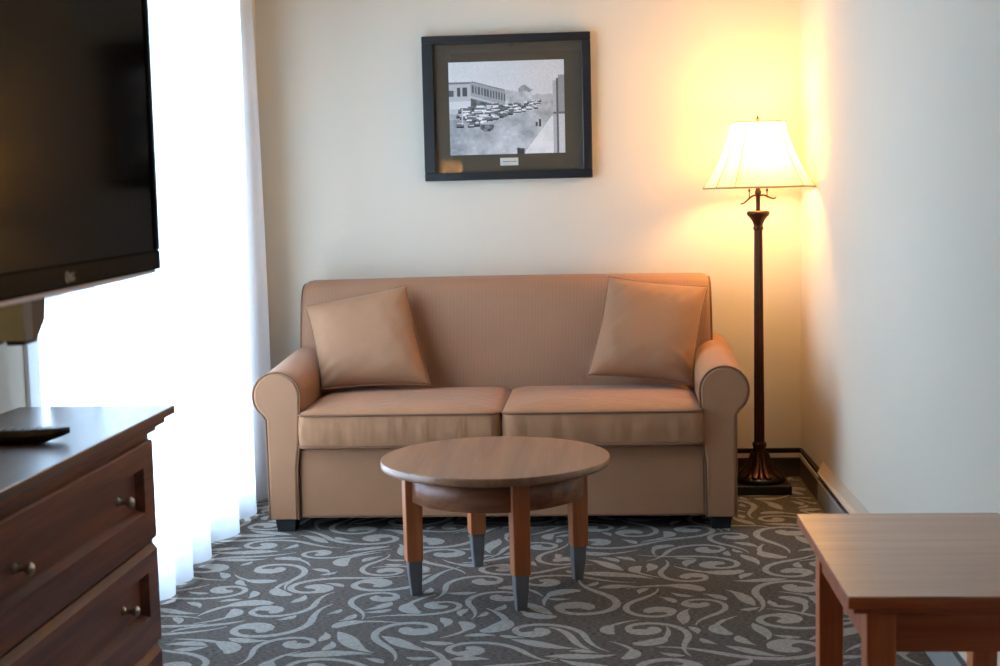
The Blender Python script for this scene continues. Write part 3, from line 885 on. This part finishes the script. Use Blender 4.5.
# ------------------------------------------------------------------ framed photograph
PX0, PX1, PZ0, PZ1 = -.751, -.027, 1.316, 1.933
PY = 6.008
pf = thing('framed_photograph', ((PX0+PX1)/2, YB, PZ0), 'black-framed old black-and-white street photograph hanging above the sofa', 'picture')
b = MB(); fw = .049; fw2 = .035
for (a0, a1, c0, c1) in ((PX0, PX1, PZ0, PZ0+fw2), (PX0, PX1, PZ1-fw2, PZ1), (PX0, PX0+fw, PZ0+fw2, PZ1-fw2), (PX1-fw+.01, PX1, PZ0+fw2, PZ1-fw2)):
    b.box(a0, a1, PY, YB, c0, c1)
mkobj('frame', b, 'frame', pf, bevel=.004)
mkobj('mat_board', MB().box(PX0+.03, PX1-.03, 6.030, 6.034, PZ0+.03, PZ1-.03), 'mat', pf)
GX0, GX1, GZ0, GZ1 = -.639, -.142, 1.425, 1.821
def photo_print():
    W, H = 170, 136
    rnd = random.Random(11)
    g = [[0.0]*W for _ in range(H)]
    low = [[rnd.random() for _ in range(40)] for _ in range(40)]
    def nz(x, y, s):
        x, y = x*s, y*s; i, j = int(x) % 39, int(y) % 39; fx, fy_ = x-int(x), y-int(y)
        return (low[j][i]*(1-fx)+low[j][i+1]*fx)*(1-fy_)+(low[j+1][i]*(1-fx)+low[j+1][i+1]*fx)*fy_
    cars = []
    for k in range(190):
        t = rnd.random()**1.15; x = .10+.68*t; yc = .605-.145*t; spread = .11*(1-.72*t)
        cars.append((x+rnd.uniform(-.02, .02), yc+rnd.uniform(-spread, spread*1.1), (.030-.016*t)*rnd.uniform(.75, 1.2), rnd.random()))
    cars.sort(key=lambda c: c[1])
    for j in range(H):
        for i in range(W):
            x, y = (i+.5)/W, (j+.5)/H
            v = .80-.05*x+.03*y+.02*nz(x, y, 6)                     # sky
            hz = .46                                                # horizon of the street
            if .70 < x < .95 and y > .36+.06*math.sin(x*40)*0+.03*nz(x, 0, 30): v = .62+.1*nz(x, y, 30)
            tr = ((x-.66)/.06)**2+((y-.32)/.06)**2
            if tr < .2+1.5*nz(x, y, 38): v = .42+.25*nz(x, y, 38)
            if .47 < x < .72 and y > .31+.03*nz(x, 2, 20): v = .60+.2*nz(x, y, 30)
            roof = .205+.11*max(0, (x-.2))/.28*.9
            if x < .49 and y > (.215 if x < .2 else roof):          # the long two-storey block
                v = .70 if x < .19 else .60
                if abs(y-(roof if x > .19 else .22)) < .012: v = .45
                if x < .19:
                    if .27 < y < .365 and (.07 < x < .10 or .12 < x < .16): v = .30
                    if .30 < y < .37 and x < .04: v = .35
                    if y > .42: v = .80
                else:
                    u = (x-.2)*36*(1+.4*(x-.2)); wy0 = roof+.045; wy1 = roof+.125
                    if wy0 < y < wy1 and (u % 1) < .58: v = .34
                    if y > roof+.185: v = .26+.25*nz(x, y, 36)
                    if abs(y-(roof+.175)) < .012: v = .72
            if x < .19 and .50 < y < .56: v = .72
            gy = .56 if x < .2 else .56-.10*(x-.2)/.55
            if y > gy and x < .93:                                   # the street
                v = .50+.16*nz(x, y, 14)+.10*nz(x, y, 38)+.12*(y-.5)
                if x < .35 and y > .62: v -= .10*(1-x/.35)  # reflection on the glass painted in, darker at the lower left
            if x > .64+(1-y)*.62 and y > .60: v = .80+.06*nz(x, y, 20)  # pavement
            if x > .90 and y > .16:
                if x > .945: v = .56 if y < .56 else .74
                elif y > .22: v = .66
                if .93 < x < .945 and y > .2: v = .36
                if y > .56 and abs(y-.57) < .012: v = .4
            for cx, cy, s, sh in cars:
                if abs(x-cx) < s and abs(y-cy) < s*.7:
                    d = (y-cy)/(s*.7)
                    v = (.86 if sh > .55 else .40) if d < -.25 else (.22+.3*sh if d < .45 else .12)
                    if abs(abs(x-cx)-s*.55) < s*.22 and d > .3: v = .08
            cx, cy, s = .325, .70, .058
            q = ((x-cx)/s)**2+((y-cy)/.05)**2
            if q < 1.1:
                d = (y-cy)/.05; v = .66 if d < -.45 else (.24+.25*nz(x, y, 38) if d < .35 else .14+.4*nz(x, y, 38))
                if abs(x-cx) < .02 and -.3 < d < .1: v = .5
            if abs(x-.785) < .010 and .63 < y < .715: v = .15
            if abs(x-.755) < .007 and .66 < y < .705: v = .25
            if abs(x-.615) < .03 and y > .93+.02*nz(x, y, 38): v = .25
            if abs(x-.11) < .006 and .5 < y < .68: v = .75
            v += rnd.uniform(-.035, .035)
            g[j][i] = max(.03, min(.92, v))
    me = D.meshes.new('photo_print')
    vs = []; fs = []
    ox, oz = pf.location.x, pf.location.z
    for j in range(H+1):
        for i in range(W+1):
            vs.append((GX0+(GX1-GX0)*i/W-ox, 6.0275-YB, GZ1-(GZ1-GZ0)*j/H-oz))
    for j in range(H):
        for i in range(W):
            a = j*(W+1)+i; fs.append((a, a+W+1, a+W+2, a+1))
    # thin card behind the print
    n0 = len(vs)
    for z in (GZ0, GZ1):
        for x in (GX0, GX1):
            vs.append((x-ox, 6.0295-YB, z-oz))
    fs.append((n0, n0+1, n0+3, n0+2))
    me.from_pydata(vs, [], fs)
    at = me.color_attributes.new('print', 'FLOAT_COLOR', 'CORNER')
    for p in me.polygons:
        k = p.index
        if k < W*H: v = g[k//W][k % W]
        else: v = .5
        l = v**2.2
        for li in p.loop_indices: at.data[li].color = (l*1.22, l*1.20, l*1.17, 1)
    me.materials.append(M['print'])
    o = D.objects.new('photo_print', me); COL.objects.link(o); o.parent = pf
photo_print()
pq = mkobj('title_plate', MB().box(-.424, -.346, 6.027, 6.0305, 1.376, 1.409), 'plaque', pf, bevel=.001)
b = MB(); rr = random.Random(2); x = -.412
while x < -.358:
    l = rr.uniform(.004, .009); b.box(x, x+l, 6.0262, 6.0272, 1.391, 1.3945); x += l+.003
mkobj('caption_line', b, 'ink', pq)
mkobj('glass', MB().box(PX0+.04, PX1-.034, 6.018, 6.020, PZ0+.03, PZ1-.03), 'pglass', pf)

# ------------------------------------------------------------------ table lamp at the near end of the dresser (seen mirrored in the picture glass)
TX, TY = -1.12, 1.42
TB = DZ
tl = thing('table_lamp', (TX, TY, DZ), 'small lit table lamp on the near end of the dresser, mirrored in the picture glass', 'lamp')
b = MB().lathe([(.055, DZ), (.060, DZ+.008), (.050, DZ+.018), (.030, DZ+.03), (.035, DZ+.08), (.055, DZ+.16), (.058, DZ+.22), (.040, DZ+.30), (.018, DZ+.43), (.012, DZ+.45), (.012, DZ+.56)], (TX, TY), 32)
mkobj('base', b, 'ceramic', tl)
b = MB(); z0, z1 = DZ+.53, DZ+.78
rg = [[(TX+(.15-.075*t**.8)*math.cos(2*PI*k/8+.2), TY+(.15-.075*t**.8)*math.sin(2*PI*k/8+.2), z0+(z1-z0)*t) for k in range(8)] for t in [i/8 for i in range(9)]]
b.loft(rg, 0, False, False); s2 = mkobj('lamp_shade', b, 'shade', tl)
b = MB()
for k in range(8): b.tube([r[k] for r in rg], .003, 6)
b.tube(rg[0], .004, 6, loop=True); b.tube(rg[-1], .004, 6, loop=True)
mkobj('trim', b, 'seam', s2)
b = MB()
for k in range(4):
    a = PI/2*k+.2; b.tube([(TX, TY, z1-.03), (TX+.072*math.cos(a), TY+.072*math.sin(a), z1-.003)], .0015, 5)
b.tube([(TX, TY, DZ+.56), (TX, TY+.05, DZ+.60), (TX, TY+.05, DZ+.71), (TX, TY, z1-.03)], .002, 6)
mkobj('harp', b, 'bronze', tl)
b = MB().lathe([(.010, DZ+.56), (.026, DZ+.595), (.029, DZ+.61), (.022, DZ+.632), (.004, DZ+.642)], (TX, TY), 20)
mkobj('bulb', b, 'bulb', tl)

# ------------------------------------------------------------------ ceiling, out of view: added fill fixture and a sprinkler
FX, FYL = -.25, .55
b = MB().lathe([(.03, ZC), (.19, ZC-.001), (.20, ZC-.02), (.19, ZC-.05), (.17, ZC-.055)], (FX, FYL), 40)
o = struct('added_light_fitting', b, 'white')  # unseen fixture body, added to carry the fill light
b = MB().lathe([(.035, ZC), (.035, ZC-.008), (.012, ZC-.012), (.012, ZC-.04), (.028, ZC-.044), (.028, ZC-.048), (.002, ZC-.05)], (-.80, -1.2), 24)
struct('ceiling_sprinkler', b, 'black')  # sprinkler head, out of view, placed for its mirror image in the glass
# ------------------------------------------------------------------ lights
l = D.lights.new('added_fill_light', 'AREA'); l.shape = 'DISK'; l.size = .32; l.energy = .5; l.color = (1, .80, .60)  # weak warm fill, added out of view
o = D.objects.new('added_fill_light', l); COL.objects.link(o); o.location = (FX, FYL, ZC-.058)
def point(name, loc, power, rgb, rad):
    l = D.lights.new(name, 'POINT'); l.energy = power; l.color = s2l(rgb)[:3]; l.shadow_soft_size = rad
    o = D.objects.new(name, l); COL.objects.link(o); o.location = loc; return o
LAMP = (255, 196, 112)
point('floor_lamp_light', (LX, LY, 1.432), 38, LAMP, .075)
point('table_lamp_light', (TX, TY, DZ+.61), 20, LAMP, .055)
def portal(name, loc, rot, sx, sy):
    l = D.lights.new(name, 'AREA'); l.shape = 'RECTANGLE'; l.size = sx; l.size_y = sy; l.cycles.is_portal = True
    o = D.objects.new(name, l); COL.objects.link(o); o.location = loc; o.rotation_euler = rot
portal('window_portal', (XL-.115, (WY0+WY1)/2, (WZ0+WZ1)/2), (0, -PI/2, 0), WZ1-WZ0, WY1-WY0)
w = D.worlds.new('World'); SC.world = w; w.use_nodes = True
bg = w.node_tree.nodes['Background']; bg.inputs[0].default_value = (.67, .95, 1.28, 1); bg.inputs[1].default_value = 9.9

# ------------------------------------------------------------------ camera
cam = D.cameras.new('camera'); cam.sensor_width = 36; cam.lens = 50.0; cam.clip_start = .05
co = D.objects.new('camera', cam); COL.objects.link(co); SC.camera = co
yaw, pitch, roll = math.radians(4.2), math.radians(5.58), math.radians(1.35)
fwd = Vector((-math.sin(yaw)*math.cos(pitch), math.cos(yaw)*math.cos(pitch), -math.sin(pitch)))
rt = Vector((math.cos(yaw), math.sin(yaw), 0)); up = rt.cross(fwd)
R_ = rt*math.cos(roll)-up*math.sin(roll); U_ = up*math.cos(roll)+rt*math.sin(roll)
co.matrix_world = Matrix(((R_.x, U_.x, -fwd.x, 0), (R_.y, U_.y, -fwd.y, 0), (R_.z, U_.z, -fwd.z, 1.24), (0, 0, 0, 1)))
cam.dof.use_dof = True; cam.dof.focus_distance = 5.0; cam.dof.aperture_fstop = 5.6

SC.view_settings.view_transform = 'Standard'; SC.view_settings.look = 'None'
SC.view_settings.exposure = 0.0; SC.view_settings.gamma = 1.0
SC.view_settings.use_curve_mapping = False
SC.cycles.max_bounces = 10; SC.cycles.diffuse_bounces = 6; SC.cycles.transparent_max_bounces = 12
SC.cycles.sample_clamp_indirect = 25.0
SC.cycles.caustics_reflective = False; SC.cycles.caustics_refractive = False
